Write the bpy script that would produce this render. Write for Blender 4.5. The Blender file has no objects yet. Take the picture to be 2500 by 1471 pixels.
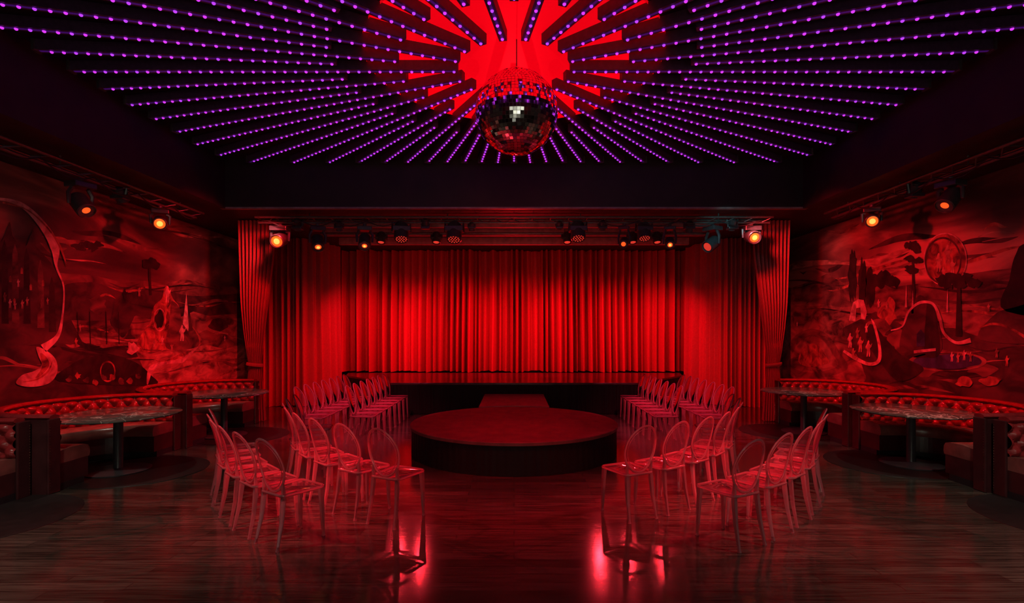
import bpy, math, random
from mathutils import Vector, Matrix
random.seed(7)
SC=bpy.context.scene
COL=SC.collection
try:
    SC.view_settings.view_transform='Standard'; SC.view_settings.look='None'
except Exception as e: print(e)
PI=math.pi; R=math.radians
F=1292.0; HC=1.85; VX=1255.0; VY=808.0

# ------------------------------------------------------------ mesh helper
class MB:
    def __init__(s): s.v=[]; s.f=[]
    def add(s,vs,fs):
        b=len(s.v); s.v+= [tuple(p) for p in vs]; s.f+=[tuple(i+b for i in q) for q in fs]; return s
    def box(s,x0,x1,y0,y1,z0,z1):
        return s.add([(x0,y0,z0),(x1,y0,z0),(x1,y1,z0),(x0,y1,z0),(x0,y0,z1),(x1,y0,z1),(x1,y1,z1),(x0,y1,z1)],
              [(0,3,2,1),(4,5,6,7),(0,1,5,4),(1,2,6,5),(2,3,7,6),(3,0,4,7)])
    def obox(s,c,size,M=None):
        a,b,d=[q/2 for q in size]; M=M or Matrix.Identity(3); c=Vector(c)
        vs=[c+M@Vector(p) for p in [(-a,-b,-d),(a,-b,-d),(a,b,-d),(-a,b,-d),(-a,-b,d),(a,-b,d),(a,b,d),(-a,b,d)]]
        return s.add(vs,[(0,3,2,1),(4,5,6,7),(0,1,5,4),(1,2,6,5),(2,3,7,6),(3,0,4,7)])
    def tube(s,pts,r,n=8,closed=False,cap=True,sq=(1,1)):
        P=[Vector(p) for p in pts]; m=len(P); rr=r if hasattr(r,'__len__') else [r]*m
        vs=[];prev=None
        for i,p in enumerate(P):
            if closed: t=P[(i+1)%m]-P[i-1]
            else: t=P[min(i+1,m-1)]-P[max(i-1,0)]
            t.normalize()
            if prev is None:
                a=Vector((0,0,1)) if abs(t.z)<.9 else Vector((0,1,0))
                u=t.cross(a).normalized()
            else:
                u=(prev-t*prev.dot(t)).normalized()
            prev=u; w=t.cross(u)
            for k in range(n):
                q=2*PI*(k+.5)/n
                vs.append(p+u*math.cos(q)*rr[i]*sq[0]+w*math.sin(q)*rr[i]*sq[1])
        fs=[]
        for i in range(m if closed else m-1):
            j=(i+1)%m
            for k in range(n):
                l=(k+1)%n; fs.append((i*n+k,i*n+l,j*n+l,j*n+k))
        if cap and not closed:
            fs.append(tuple(range(n-1,-1,-1))); fs.append(tuple((m-1)*n+k for k in range(n)))
        return s.add(vs,fs)
    def lathe(s,prof,n=32,o=(0,0,0),M=None):
        o=Vector(o); M=M or Matrix.Identity(3); vs=[]
        for (r,z) in prof:
            for k in range(n):
                a=2*PI*k/n; vs.append(o+M@Vector((max(r,1e-4)*math.cos(a),max(r,1e-4)*math.sin(a),z)))
        fs=[]
        for i in range(len(prof)-1):
            for k in range(n):
                l=(k+1)%n; fs.append((i*n+k,i*n+l,(i+1)*n+l,(i+1)*n+k))
        if prof[0][0]>1e-3: fs.append(tuple(range(n-1,-1,-1)))
        if prof[-1][0]>1e-3: fs.append(tuple((len(prof)-1)*n+k for k in range(n)))
        return s.add(vs,fs)
    def prism(s,poly,z0,z1):
        n=len(poly)
        vs=[(x,y,z0) for x,y in poly]+[(x,y,z1) for x,y in poly]
        fs=[tuple(range(n-1,-1,-1)),tuple(range(n,2*n))]+[(i,(i+1)%n,n+(i+1)%n,n+i) for i in range(n)]
        return s.add(vs,fs)
    def build(s,name,mat,parent=None,smooth=None,bev=0,loc=None):
        me=bpy.data.meshes.new(name); me.from_pydata(s.v,[],s.f); me.validate(); me.update()
        o=bpy.data.objects.new(name,me); COL.objects.link(o)
        if mat: me.materials.append(mat)
        if smooth:
            me.shade_smooth()
            try: me.set_sharp_from_angle(angle=R(smooth))
            except Exception: pass
        if bev:
            m=o.modifiers.new('bevel','BEVEL'); m.width=bev; m.segments=2; m.limit_method='ANGLE'; m.angle_limit=R(40)
        if parent: o.parent=parent
        if loc: o.location=loc
        return o

def tag(o,label,cat,group=None,kind=None):
    if label: o['label']=label
    if cat: o['category']=cat
    if group: o['group']=group
    if kind: o['kind']=kind
    return o
def empty(name,loc=(0,0,0),rz=0):
    o=bpy.data.objects.new(name,None); COL.objects.link(o); o.location=loc; o.rotation_euler=(0,0,rz); o.empty_display_size=.1; return o
def struct(o,label=None):
    o['kind']='structure'
    if label: o['label']=label
    return o
def copy_tree(o,parent=None):
    c=o.copy(); COL.objects.link(c)
    if parent: c.parent=parent
    for ch in [k for k in o.children]: copy_tree(ch,c)
    return c

# ------------------------------------------------------------ materials
def nodes(name):
    m=bpy.data.materials.new(name); m.use_nodes=True; nt=m.node_tree
    return m,nt,nt.nodes['Principled BSDF'],nt.nodes['Material Output']
def mat(name,c,rough=.5,metal=0,var=.25,scale=8,bump=0,c2=None,stretch=None,spec=None,coat=0,pos=(.3,.7),dist=0):
    m,nt,b,o=nodes(name)
    tc=nt.nodes.new('ShaderNodeTexCoord'); mp=nt.nodes.new('ShaderNodeMapping'); nz=nt.nodes.new('ShaderNodeTexNoise')
    nt.links.new(tc.outputs['Object'],mp.inputs[0]); nt.links.new(mp.outputs[0],nz.inputs['Vector'])
    if stretch: mp.inputs['Scale'].default_value=stretch
    nz.inputs['Scale'].default_value=scale; nz.inputs['Detail'].default_value=5; nz.inputs['Distortion'].default_value=dist
    cr=nt.nodes.new('ShaderNodeValToRGB'); nt.links.new(nz.outputs['Fac'],cr.inputs[0])
    a=tuple(q*(1-var) for q in c)+(1,); d=(c2 if c2 else tuple(min(1,q*(1+var)) for q in c))+(1,)
    cr.color_ramp.elements[0].position=pos[0]; cr.color_ramp.elements[1].position=pos[1]
    cr.color_ramp.elements[0].color=a; cr.color_ramp.elements[1].color=d
    nt.links.new(cr.outputs[0],b.inputs['Base Color'])
    b.inputs['Roughness'].default_value=rough; b.inputs['Metallic'].default_value=metal
    if spec is not None: b.inputs['Specular IOR Level'].default_value=spec
    if coat: b.inputs['Coat Weight'].default_value=coat; b.inputs['Coat Roughness'].default_value=.1
    if bump:
        bp=nt.nodes.new('ShaderNodeBump'); bp.inputs['Strength'].default_value=bump; bp.inputs['Distance'].default_value=.01
        nt.links.new(nz.outputs['Fac'],bp.inputs['Height']); nt.links.new(bp.outputs[0],b.inputs['Normal'])
    return m
def emis(name,c,st,sampling=True,base=None):
    m,nt,b,o=nodes(name)
    b.inputs['Base Color'].default_value=(base or c)+(1,)
    b.inputs['Emission Color'].default_value=c+(1,); b.inputs['Emission Strength'].default_value=st
    b.inputs['Roughness'].default_value=.3
    if not sampling:
        try: m.cycles.emission_sampling='NONE'
        except Exception: pass
    return m
def clear(name,opaque,tint,blend,rough=.07):
    m,nt,b,o=nodes(name)
    tr=nt.nodes.new('ShaderNodeBsdfTransparent'); tr.inputs[0].default_value=tint+(1,)
    b.inputs['Base Color'].default_value=(.95,.42,.48,1); b.inputs['Roughness'].default_value=.08  # pink body colour stands in for red light caught in the clear edges
    tl=nt.nodes.new('ShaderNodeBsdfTranslucent'); tl.inputs[0].default_value=(1,.5,.58,1)
    mb=nt.nodes.new('ShaderNodeMixShader'); mb.inputs[0].default_value=.5
    nt.links.new(b.outputs[0],mb.inputs[1]); nt.links.new(tl.outputs[0],mb.inputs[2])
    gl=nt.nodes.new('ShaderNodeBsdfGlossy'); gl.inputs['Roughness'].default_value=rough
    lw=nt.nodes.new('ShaderNodeLayerWeight'); lw.inputs[0].default_value=blend
    m1=nt.nodes.new('ShaderNodeMixShader'); m2=nt.nodes.new('ShaderNodeMixShader')
    m1.inputs[0].default_value=opaque
    nt.links.new(tr.outputs[0],m1.inputs[1]); nt.links.new(mb.outputs[0],m1.inputs[2])
    nt.links.new(lw.outputs['Fresnel'],m2.inputs[0]); nt.links.new(m1.outputs[0],m2.inputs[1]); nt.links.new(gl.outputs[0],m2.inputs[2])
    nt.links.new(m2.outputs[0],o.inputs[0])
    return m
def floor_mat():
    m,nt,b,o=nodes('dark_wood_floor')
    tc=nt.nodes.new('ShaderNodeTexCoord')
    br=nt.nodes.new('ShaderNodeTexBrick'); nt.links.new(tc.outputs['Object'],br.inputs['Vector'])
    br.inputs['Scale'].default_value=1; br.inputs['Brick Width'].default_value=1.4; br.inputs['Row Height'].default_value=.13
    br.inputs['Mortar Size'].default_value=.003; br.offset=.37
    br.inputs['Color1'].default_value=(.026,.023,.019,1); br.inputs['Color2'].default_value=(.056,.049,.040,1); br.inputs['Mortar'].default_value=(.004,.004,.003,1)
    mp=nt.nodes.new('ShaderNodeMapping'); mp.inputs['Scale'].default_value=(1.2,22,1); nt.links.new(tc.outputs['Object'],mp.inputs[0])
    nz=nt.nodes.new('ShaderNodeTexNoise'); nz.inputs['Scale'].default_value=2; nz.inputs['Detail'].default_value=8; nt.links.new(mp.outputs[0],nz.inputs['Vector'])
    mx=nt.nodes.new('ShaderNodeMix'); mx.data_type='RGBA'; mx.blend_type='MULTIPLY'; mx.inputs['Factor'].default_value=.85
    cr=nt.nodes.new('ShaderNodeValToRGB'); cr.color_ramp.elements[0].position=.34; cr.color_ramp.elements[0].color=(.25,.25,.25,1); cr.color_ramp.elements[1].position=.6; cr.color_ramp.elements[1].color=(1.4,1.36,1.3,1)
    nt.links.new(nz.outputs['Fac'],cr.inputs[0]); nt.links.new(br.outputs['Color'],mx.inputs['A']); nt.links.new(cr.outputs[0],mx.inputs['B'])
    nt.links.new(mx.outputs['Result'],b.inputs['Base Color'])
    n2=nt.nodes.new('ShaderNodeTexNoise'); n2.inputs['Scale'].default_value=1.5; n2.inputs['Detail'].default_value=4; nt.links.new(tc.outputs['Object'],n2.inputs['Vector'])
    mr=nt.nodes.new('ShaderNodeMapRange'); mr.inputs['To Min'].default_value=.09; mr.inputs['To Max'].default_value=.18; nt.links.new(n2.outputs['Fac'],mr.inputs['Value'])
    nt.links.new(mr.outputs[0],b.inputs['Roughness'])
    bp=nt.nodes.new('ShaderNodeBump'); bp.inputs['Strength'].default_value=.22; bp.inputs['Distance'].default_value=.003
    nt.links.new(nz.outputs['Fac'],bp.inputs['Height']); nt.links.new(bp.outputs[0],b.inputs['Normal'])
    b.inputs['Specular IOR Level'].default_value=1.0
    return m
def marble_mat():
    m,nt,b,o=nodes('dark_marble')
    tc=nt.nodes.new('ShaderNodeTexCoord'); nz=nt.nodes.new('ShaderNodeTexNoise'); nz.inputs['Scale'].default_value=2.6; nz.inputs['Detail'].default_value=9; nz.inputs['Distortion'].default_value=1.0
    nt.links.new(tc.outputs['Object'],nz.inputs['Vector'])
    cr=nt.nodes.new('ShaderNodeValToRGB'); e=cr.color_ramp.elements
    e[0].position=.482; e[0].color=(.06,.055,.048,1); e[1].position=.518; e[1].color=(.075,.068,.06,1)
    k=e.new(.5); k.color=(.42,.38,.34,1)
    nt.links.new(nz.outputs['Fac'],cr.inputs[0]); nt.links.new(cr.outputs[0],b.inputs['Base Color']); b.inputs['Roughness'].default_value=.12
    return m
def sky_mat(name,seed):
    m,nt,b,o=nodes(name)
    tc=nt.nodes.new('ShaderNodeTexCoord'); mp=nt.nodes.new('ShaderNodeMapping'); mp.inputs['Scale'].default_value=(1,.5,1.7); mp.inputs['Location'].default_value=(seed,seed*.7,seed*.3); mp.inputs['Rotation'].default_value=(R(18),0,0)
    nt.links.new(tc.outputs['Object'],mp.inputs[0])
    nz=nt.nodes.new('ShaderNodeTexNoise'); nz.inputs['Scale'].default_value=.75; nz.inputs['Detail'].default_value=5; nz.inputs['Distortion'].default_value=.8
    nt.links.new(mp.outputs[0],nz.inputs['Vector'])
    cr=nt.nodes.new('ShaderNodeValToRGB'); e=cr.color_ramp.elements; cr.color_ramp.interpolation='B_SPLINE'
    e[0].position=.34; e[0].color=(.03,.015,.02,1); e[1].position=.70; e[1].color=(.8,.32,.26,1)
    k=e.new(.48); k.color=(.13,.05,.055,1); k=e.new(.58); k.color=(.36,.14,.12,1)
    nt.links.new(nz.outputs['Fac'],cr.inputs[0]); nt.links.new(cr.outputs[0],b.inputs['Base Color']); b.inputs['Roughness'].default_value=.6
    return m

M_floor=floor_mat(); M_marble=marble_mat()
M_black=mat('matte_black',(.012,.010,.012),.6)
M_ceil=mat('charcoal_ceiling_paint',(.028,.014,.013),.6,scale=3)
M_upper=mat('black_ceiling_felt',(.016,.008,.014),.8,scale=3)
M_wall=mat('dark_wall_paint',(.05,.025,.028),.6,scale=2)
M_front=mat('front_wall_paint',(.5,.48,.44),.6,scale=2)
M_curt=mat('red_velvet',(.48,.04,.045),.8,var=.12,scale=30)
M_curt2=mat('crimson_side_velvet',(.36,.04,.045),.8,var=.12,scale=30)
M_skirt=mat('black_stage_skirt',(.008,.006,.007),.6,scale=30,spec=.2)
M_top=mat('dark_stage_top',(.13,.045,.05),.5,scale=5,var=.3,spec=.3)
M_deck=mat('rear_stage_deck',(.07,.03,.035),.2,scale=5,var=.4)
M_leather=mat('oxblood_leather',(.28,.022,.026),.18,var=.25,scale=14,bump=.05)
M_leather2=mat('dark_seat_leather',(.20,.07,.06),.25,var=.35,scale=5,bump=.1)
M_base=mat('dark_booth_base',(.05,.013,.015),.28)
M_metal=mat('black_metal',(.16,.14,.14),.35,metal=.5,scale=20)
M_fix=mat('black_fixture_plastic',(.05,.05,.056),.28,scale=20)
M_chrome=mat('chrome',(.8,.8,.8),.08,metal=1,var=.05)
M_brass=mat('dark_brass_nail',(.5,.3,.15),.25,metal=1)
M_mirror=mat('mirror_tile',(.98,.98,.98),.06,metal=1,var=.02)
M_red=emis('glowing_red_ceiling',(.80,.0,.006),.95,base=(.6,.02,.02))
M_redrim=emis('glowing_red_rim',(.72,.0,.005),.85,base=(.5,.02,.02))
M_bulb=emis('magenta_led',(.46,.03,.70),1.7,False)
M_bulb2=emis('violet_led',(.34,.035,.72),1.7,False)
M_strip=emis('violet_glow_strip',(.09,.008,.24),.35,False,base=(.05,.02,.08))  # dim emission added for the violet glow between the bulbs
M_housing=mat('black_led_housing',(.11,.05,.11),.45,scale=20)
M_ambercore=emis('amber_lens_core',(1,.45,.08),1.6)
M_amber=emis('amber_lens',(1,.16,.015),.9)
M_amber_s=emis('orange_lens',(1,.11,.015),1.0)
M_redlens=emis('red_lens',(.8,.05,.03),.7)
M_glasslens=mat('dark_lens',(.05,.03,.04),.05)
M_clearP=clear('clear_plastic_panel',.035,(.975,.93,.945),.09,.04)
M_clearE=clear('clear_plastic_edge',.38,(.88,.66,.72),.42,.05)
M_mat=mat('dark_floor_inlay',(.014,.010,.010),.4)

# ------------------------------------------------------------ room shell
WX=6.9; ZS=4.15; LX=5.35; LY0=2.6; LY1=9.8; ZU=5.04; CX,CY=0.0,6.26; RO=1.73
struct(MB().box(-WX-.2,WX+.2,-3.2,15.6,-.1,0).build('floor',M_floor),'dark plank floor with a polished finish')
struct(MB().box(-WX-.2,-WX,-3.2,15.6,0,ZS).build('wall_left',M_wall))
struct(MB().box(WX,WX+.2,-3.2,15.6,0,ZS).build('wall_right',M_wall))
struct(MB().box(-WX,WX,15.4,15.6,0,ZS).build('wall_back',M_wall))
struct(MB().box(-WX,WX,-3.2,-3.0,0,ZS).build('wall_front',M_front))
c=MB()
c.box(-WX-.2,-LX,-3.2,15.6,ZS,ZS+.12); c.box(LX,WX+.2,-3.2,15.6,ZS,ZS+.12)
c.box(-LX,LX,-3.2,LY0,ZS,ZS+.12); c.box(-LX,LX,LY1,15.6,ZS,ZS+.12)
c.box(-LX-.1,-LX,LY0,LY1,ZS+.12,ZU+.1); c.box(LX,LX+.1,LY0,LY1,ZS+.12,ZU+.1)
c.box(-LX-.1,LX+.1,LY0-.1,LY0,ZS+.12,ZU+.1); c.box(-LX-.1,LX+.1,LY1,LY1+.1,ZS+.12,ZU+.1)
struct(c.build('ceiling',M_ceil),'dark lower ceiling framing the raised tray')
ang=sorted(set([2*PI*k/96 for k in range(96)]+[math.atan2(y-CY,x)%(2*PI) for x in (-LX,LX) for y in (LY0,LY1)]))
u=MB(); n=len(ang); vs=[]
for a in ang:
    dx,dy=math.cos(a),math.sin(a)
    t=min((LX/abs(dx)) if abs(dx)>1e-6 else 1e9, ((LY1-CY)/dy if dy>1e-6 else ((CY-LY0)/-dy if dy<-1e-6 else 1e9)))
    vs+=[(CX+dx*RO,CY+dy*RO,ZU),(CX+dx*t,CY+dy*t,ZU)]
u.add(vs,[(2*i,2*((i+1)%n),2*((i+1)%n)+1,2*i+1) for i in range(n)])
struct(u.build('ceiling',M_upper),'black upper ceiling plane with a round opening')
rc=empty('ceiling_recess',(CX,CY,0)); struct(rc,'glowing red round recess at the centre of the ceiling')
MB().lathe([(RO+.02,5.3),(RO-.25,5.44),(.001,5.62)],64).build('recess_cap',M_red,rc,smooth=40)
w=MB(); w.lathe([(RO,ZU-.03),(RO,5.3)],64); w.f=w.f[:-2]; w.build('recess_rim',M_redrim,rc,smooth=40)
b=MB()
for k in range(10):
    a=2*PI*(k+.5)/10; b.lathe([(.001,-.012),(.02,-.008),(.022,0)],10,o=(.95*math.cos(a),.95*math.sin(a),5.505))
b.build('fixing_screws',M_metal,rc,smooth=50)
M_beam=mat('beam_paint',(.42,.24,.24),.4)
struct(MB().box(-LX-.1,LX+.1,LY1,LY1+.1,ZS-.03,ZS).build('trim_1',mat('trim_paint',(.3,.22,.22),.4)),'thin lip along the stage edge of the ceiling tray')
struct(MB().box(-LX-.12,-LX,LY0,LY1,ZS-.03,ZS).build('trim_2',M_ceil)); struct(MB().box(LX,LX+.12,LY0,LY1,ZS-.03,ZS).build('trim_3',M_ceil))
for i,(y,z) in enumerate([(11.1,.12),(11.9,.15),(13.0,.17)]):
    struct(MB().box(-4.3,4.3,y,y+.12,ZS-z,ZS).build('trim_%d'%(4+i),M_beam),'ceiling batten above the stage')

# ------------------------------------------------------------ LED bars
BP=[(.017,0),(.016,-.010),(.010,-.016),(.001,-.020)]
bo=MB().lathe(BP,10).build('led_bulb',M_bulb,None,smooth=60); BM1=bo.data; bpy.data.objects.remove(bo)
BM2=BM1.copy(); BM2.materials[0]=M_bulb2
ORD=['','first','second','third','fourth','fifth','sixth','seventh','eighth','ninth','tenth','eleventh','twelfth','thirteenth','fourteenth','fifteenth','sixteenth','seventeenth','eighteenth','nineteenth','twentieth']
ORD+=['twenty-'+q for q in ORD[1:10]]+['thirtieth']+['thirty-'+q for q in ORD[1:7]]
ZB=4.92
for k in range(72):
    th=R(5*k)
    dx,dy=math.sin(th),math.cos(th)
    r0={0:1.33,2:.66}.get(k%4,2.05)
    t=min((5.22/abs(dx)) if abs(dx)>1e-6 else 1e9,((9.63-CY)/dy if dy>1e-6 else ((CY-2.8)/-dy if dy<-1e-6 else 1e9)))
    t=min(t,5.95)
    kind={0:'medium',2:'long'}.get(k%4,'short')
    rt=empty('led_light_bar',(CX,CY,ZB),-th)
    if k==0: lb='medium purple LED ceiling bar pointing straight at the stage'
    elif k==36: lb='medium purple LED ceiling bar pointing straight away from the stage'
    else:
        nn=k if k<36 else 72-k; sd='right' if k<36 else 'left'
        lb='%s purple LED ceiling bar, %s to the %s of the one pointing at the stage'%(kind,ORD[nn],sd)
    tag(rt,lb,'light bar','purple LED bars of the ceiling sunburst')
    MB().box(-.042,.042,r0,t,.001,.115).build('housing',M_housing,rt)
    MB().box(-.014,.014,r0+.03,t-.02,-.002,.001).build('glow_strip',M_strip,rt)
    MB().box(-.06,.06,t,t+.03,-.01,.115).build('end_cap',M_metal,rt)
    nb=int((t-r0-.08)/.125); off=MB(); noff=0
    for j in range(nb+1):
        rr=r0+.05+j*.125; Yw=CY+dy*rr; Xw=CX+dx*rr
        inframe = Yw>.5 and (VY-F*(ZB-HC)/Yw)>-25 and -25<VX+F*Xw/Yw<2525
        if inframe:
            o=bpy.data.objects.new('led_bulb',BM1 if (j+k)%3 else BM2); COL.objects.link(o); o.parent=rt; o.location=(0,rr,-.002)
        else: off.lathe(BP,8,o=(0,rr,-.002)); noff+=1
    if noff: off.build('led_row',M_bulb,rt,smooth=60)

# ------------------------------------------------------------ disco ball
BZ=4.43; BR=.485
db=empty('disco_ball',(0.03,CY,BZ)); tag(db,'large mirrored disco ball hanging below the red ceiling recess','disco ball')
MB().lathe([( .001 if abs(a)==90 else BR*.985*math.cos(R(a)),BR*.985*math.sin(R(a))) for a in range(-90,91,6)],48).build('core',M_metal,db,smooth=60)
t_=MB(); rows=38
for i in range(rows):
    p=-PI/2+PI*(i+.5)/rows; cnt=max(4,int(2*PI*math.cos(p)*BR/(PI*BR/rows))); hh=PI*BR/rows*.455; 
    for j in range(cnt):
        a=2*PI*(j+.5*(i%2))/cnt
        nrm=Vector((math.cos(p)*math.cos(a),math.cos(p)*math.sin(a),math.sin(p)))
        e1=Vector((-math.sin(a),math.cos(a),0)); e2=nrm.cross(e1)
        n2=(nrm+e1*random.gauss(0,.05)+e2*random.gauss(0,.05)).normalized()
        e1=(e1-n2*e1.dot(n2)).normalized(); e2=n2.cross(e1); cc=nrm*BR; hw=PI*math.cos(p)*BR/cnt*.91
        t_.add([cc-e1*hw-e2*hh,cc+e1*hw-e2*hh,cc+e1*hw+e2*hh,cc-e1*hw+e2*hh],[(0,1,2,3)])
t_.build('mirror_tiles',M_mirror,db)
MB().lathe([(.05,BR-.01),(.05,BR+.03),(.02,BR+.05),(.02,BR+.06)],20).build('cap',M_chrome,db,smooth=40)
MB().tube([(0,0,BR+.04),(0,0,5.39-BZ)],.008,8).build('hanging_rod',M_metal,db)
mo=empty('disco_ball_motor',(0.03,CY,5.44)); tag(mo,'dark round motor mount above the disco ball','motor')
MB().lathe([(.10,0),(.14,.03),(.15,.10),(.15,.135)],28).build('motor_body',mat('motor_red_black',(.12,.02,.02),.4),mo,smooth=40)
MB().lathe([(.03,-.05),(.03,0)],14).build('spindle',M_metal,mo,smooth=40)

# ------------------------------------------------------------ curtains
def curtain_mesh(path,z0,z1,wmin,wmax,amp,seed,step=.018,rows=12,wob=.02,inward=1,grp=0,start=0):
    rnd=random.Random(seed); P=[Vector((p[0],p[1],0)) for p in path]
    pts=[];nr=[]
    for i in range(len(P)-1):
        L=(P[i+1]-P[i]).length; n=max(2,int(L/step)); d=(P[i+1]-P[i]).normalized(); nn=Vector((d.y,-d.x,0))
        for k in range(n+(1 if i==len(P)-2 else 0)): pts.append(P[i].lerp(P[i+1],k/n)); nr.append(nn)
    for _ in range(6):
        nr=[(nr[max(0,i-2)]+nr[i]+nr[min(len(nr)-1,i+2)]).normalized() for i in range(len(nr))]
    ph=[];cur=start;w=rnd.uniform(wmin,wmax);A=rnd.uniform(.6,1);am=[]
    for i in range(len(pts)):
        ph.append(cur*2*PI); am.append(A); cur+=step/w
        if cur>=1: cur-=1; w=rnd.uniform(wmin,wmax); A=rnd.choice([rnd.uniform(.25,.5),rnd.uniform(.6,1.0),rnd.uniform(.8,1.1)])
    mb=MB(); n=len(pts); vs=[]
    for r in range(rows+1):
        t=r/rows; z=z0+(z1-z0)*t
        for i in range(n):
            p2=ph[i]+ .5*math.sin(t*3+seed+i*.01)*math.sin(ph[i]/2)
            f=(1-math.cos(p2))/2; f=f**.7
            a=amp*am[i]*(1.1-.3*t)
            sh=wob*math.sin(i*.021+t*2.1+seed)*(1-t)+grp*math.sin(i*.045+seed)+grp*.6*math.sin(i*.0173+2*seed)
            q=pts[i]+nr[i]*(f*a*inward+sh)
            vs.append((q.x,q.y,z+ (0.012*math.sin(i*.05+seed) if r==0 else 0)))
    fs=[(r*n+i,r*n+i+1,(r+1)*n+i+1,(r+1)*n+i) for r in range(rows) for i in range(n-1)]
    return mb.add(vs,fs)
HS=.70; DY=11.04
o=curtain_mesh([(-4.95,15.18),(4.95,15.18)],HS+.015,ZS-.01,.10,.27,.44,11,grp=.07,step=.010).build('stage_curtain',M_curt,smooth=80)
tag(o,'wide bright red velvet curtain closing the back of the stage','curtain')
for s,nm in ((-1,'left'),(1,'right')):
    pth=[(-6.3,13.0),(-5.15,13.15),(-4.95,13.6),(-4.85,14.6)] if s<0 else [(4.85,14.6),(4.95,13.6),(5.15,13.15),(6.3,13.0)]
    o=curtain_mesh(pth,.012,ZS-.01,.09,.17,.21,5+s,wob=.01,step=.010).build('side_curtain',M_curt2,smooth=80)
    tag(o,'dark red pleated curtain hanging to the floor at the %s of the stage'%nm,'curtain','floor-length side curtains')
    rt=empty('tied_drape',(s*5.36,DY,0)); tag(rt,'red drape gathered with a tieback on the %s of the proscenium'%nm,'curtain','tied drapes framing the stage')
    keys=[(0,-.17,.22),(.5,-.16,.17),(1.05,-.15,.11),(1.16,-.145,.10),(1.3,-.17,.12),(1.9,-.23,.2),(2.6,-.27,.30),(3.4,-.30,.40),(4.14,-.32,.44)]
    def edge(z,k):
        for a,b2 in zip(keys,keys[1:]):
            if z<=b2[0]+1e-6:
                t=(z-a[0])/(b2[0]-a[0]); return a[k]+(b2[k]-a[k])*t
        return keys[-1][k]
    mb=MB(); nr_=46; nc=140; vs=[]
    for i in range(nr_+1):
        z=.012+(4.13-.012)*i/nr_; l=edge(z,1); r2=edge(z,2); d=.06+.10*min(1,abs(z-1.16)/1.2)
        for j in range(nc+1):
            t=j/nc; ph=t*2*PI*9
            vs.append((-s*(l+(r2-l)*t), -d*(.5+.5*math.cos(ph+.25*math.sin(z*1.3+t*4)))-.06*math.sin(PI*t)*(1 if z<1.6 else .4),z))
    mb.add(vs,[(i*(nc+1)+j,i*(nc+1)+j+1,(i+1)*(nc+1)+j+1,(i+1)*(nc+1)+j) for i in range(nr_) for j in range(nc)])
    mb.build('drape_cloth',M_curt2,rt,smooth=70)
    mb=MB(); cx=-s*(-.022)
    mb.tube([(cx+.16*math.cos(a),-.06+.085*math.sin(a),1.16+.02*math.cos(a)*s) for a in [2*PI*q/24 for q in range(24)]],.03,8,closed=True,sq=(.5,1.2))
    mb.build('tieback',M_curt2,rt,smooth=60)

# ------------------------------------------------------------ stage, runway, round platform
poly=[(-2.75,11.8),(2.75,11.8),(4.4,13.85),(4.6,14.68),(-4.6,14.68),(-4.4,13.85)]
st=empty('stage',(0,0,0)); tag(st,'raised stage with dark glossy top and black skirt below the curtain','stage')
MB().prism(poly,HS-.05,HS).build('stage_top',M_deck,st,bev=.008)
ins=[(-2.72,11.84),(2.72,11.84),(4.35,13.87),(4.55,14.66),(-4.55,14.66),(-4.35,13.87)]
MB().prism(ins,.0,HS-.05).build('stage_body',M_black,st)
curtain_mesh([(-4.38,13.83),(-2.74,11.79),(2.74,11.79),(4.38,13.83)],.005,HS-.05,.07,.11,.018,3,step=.015,rows=2,wob=0).build('stage_skirt',M_skirt,st,smooth=70)
HR=.44; RR=1.6; RY=8.3
rp=empty('round_platform',(0,RY,0)); tag(rp,'round black-skirted platform with dark red top in front of the stage','platform')
MB().lathe([(RR-.02,HR-.05),(RR,HR-.045),(RR,HR-.008),(RR-.01,HR)],96).build('platform_top',M_top,rp,smooth=30)
MB().lathe([(RR-.05,0),(RR-.05,HR-.05)],64).build('platform_body',M_black,rp,smooth=30)
mb=MB(); n=900; vs=[]
for z in (.004,HR-.05):
    for i in range(n):
        a=2*PI*i/n; r_=RR-.022+.003*math.sin(a*96)*(1.2 if z<.1 else .6); vs.append((r_*math.cos(a),r_*math.sin(a),z))
mb.add(vs,[(i,(i+1)%n,n+(i+1)%n,n+i) for i in range(n)]); mb.build('platform_skirt',M_skirt,rp,smooth=70)
arc=[(x,RY+math.sqrt((RR+.006)**2-x*x)) for x in [.65-1.3*i/16 for i in range(17)]]
rw=empty('runway',(0,0,0)); tag(rw,'short dark runway joining the round platform to the stage','runway')
MB().prism([(-.65,11.76),(.65,11.76)]+arc,HR-.05,HR+.018).build('runway_top',mat('runway_carpet',(.24,.075,.085),.6,scale=6),rw)
arc2=[(x,y+.02) for x,y in arc]
MB().prism([(-.62,11.75),(.62,11.75)]+[(x*.95,y) for x,y in arc2],0,HR-.05).build('runway_body',M_skirt,rw)

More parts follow.
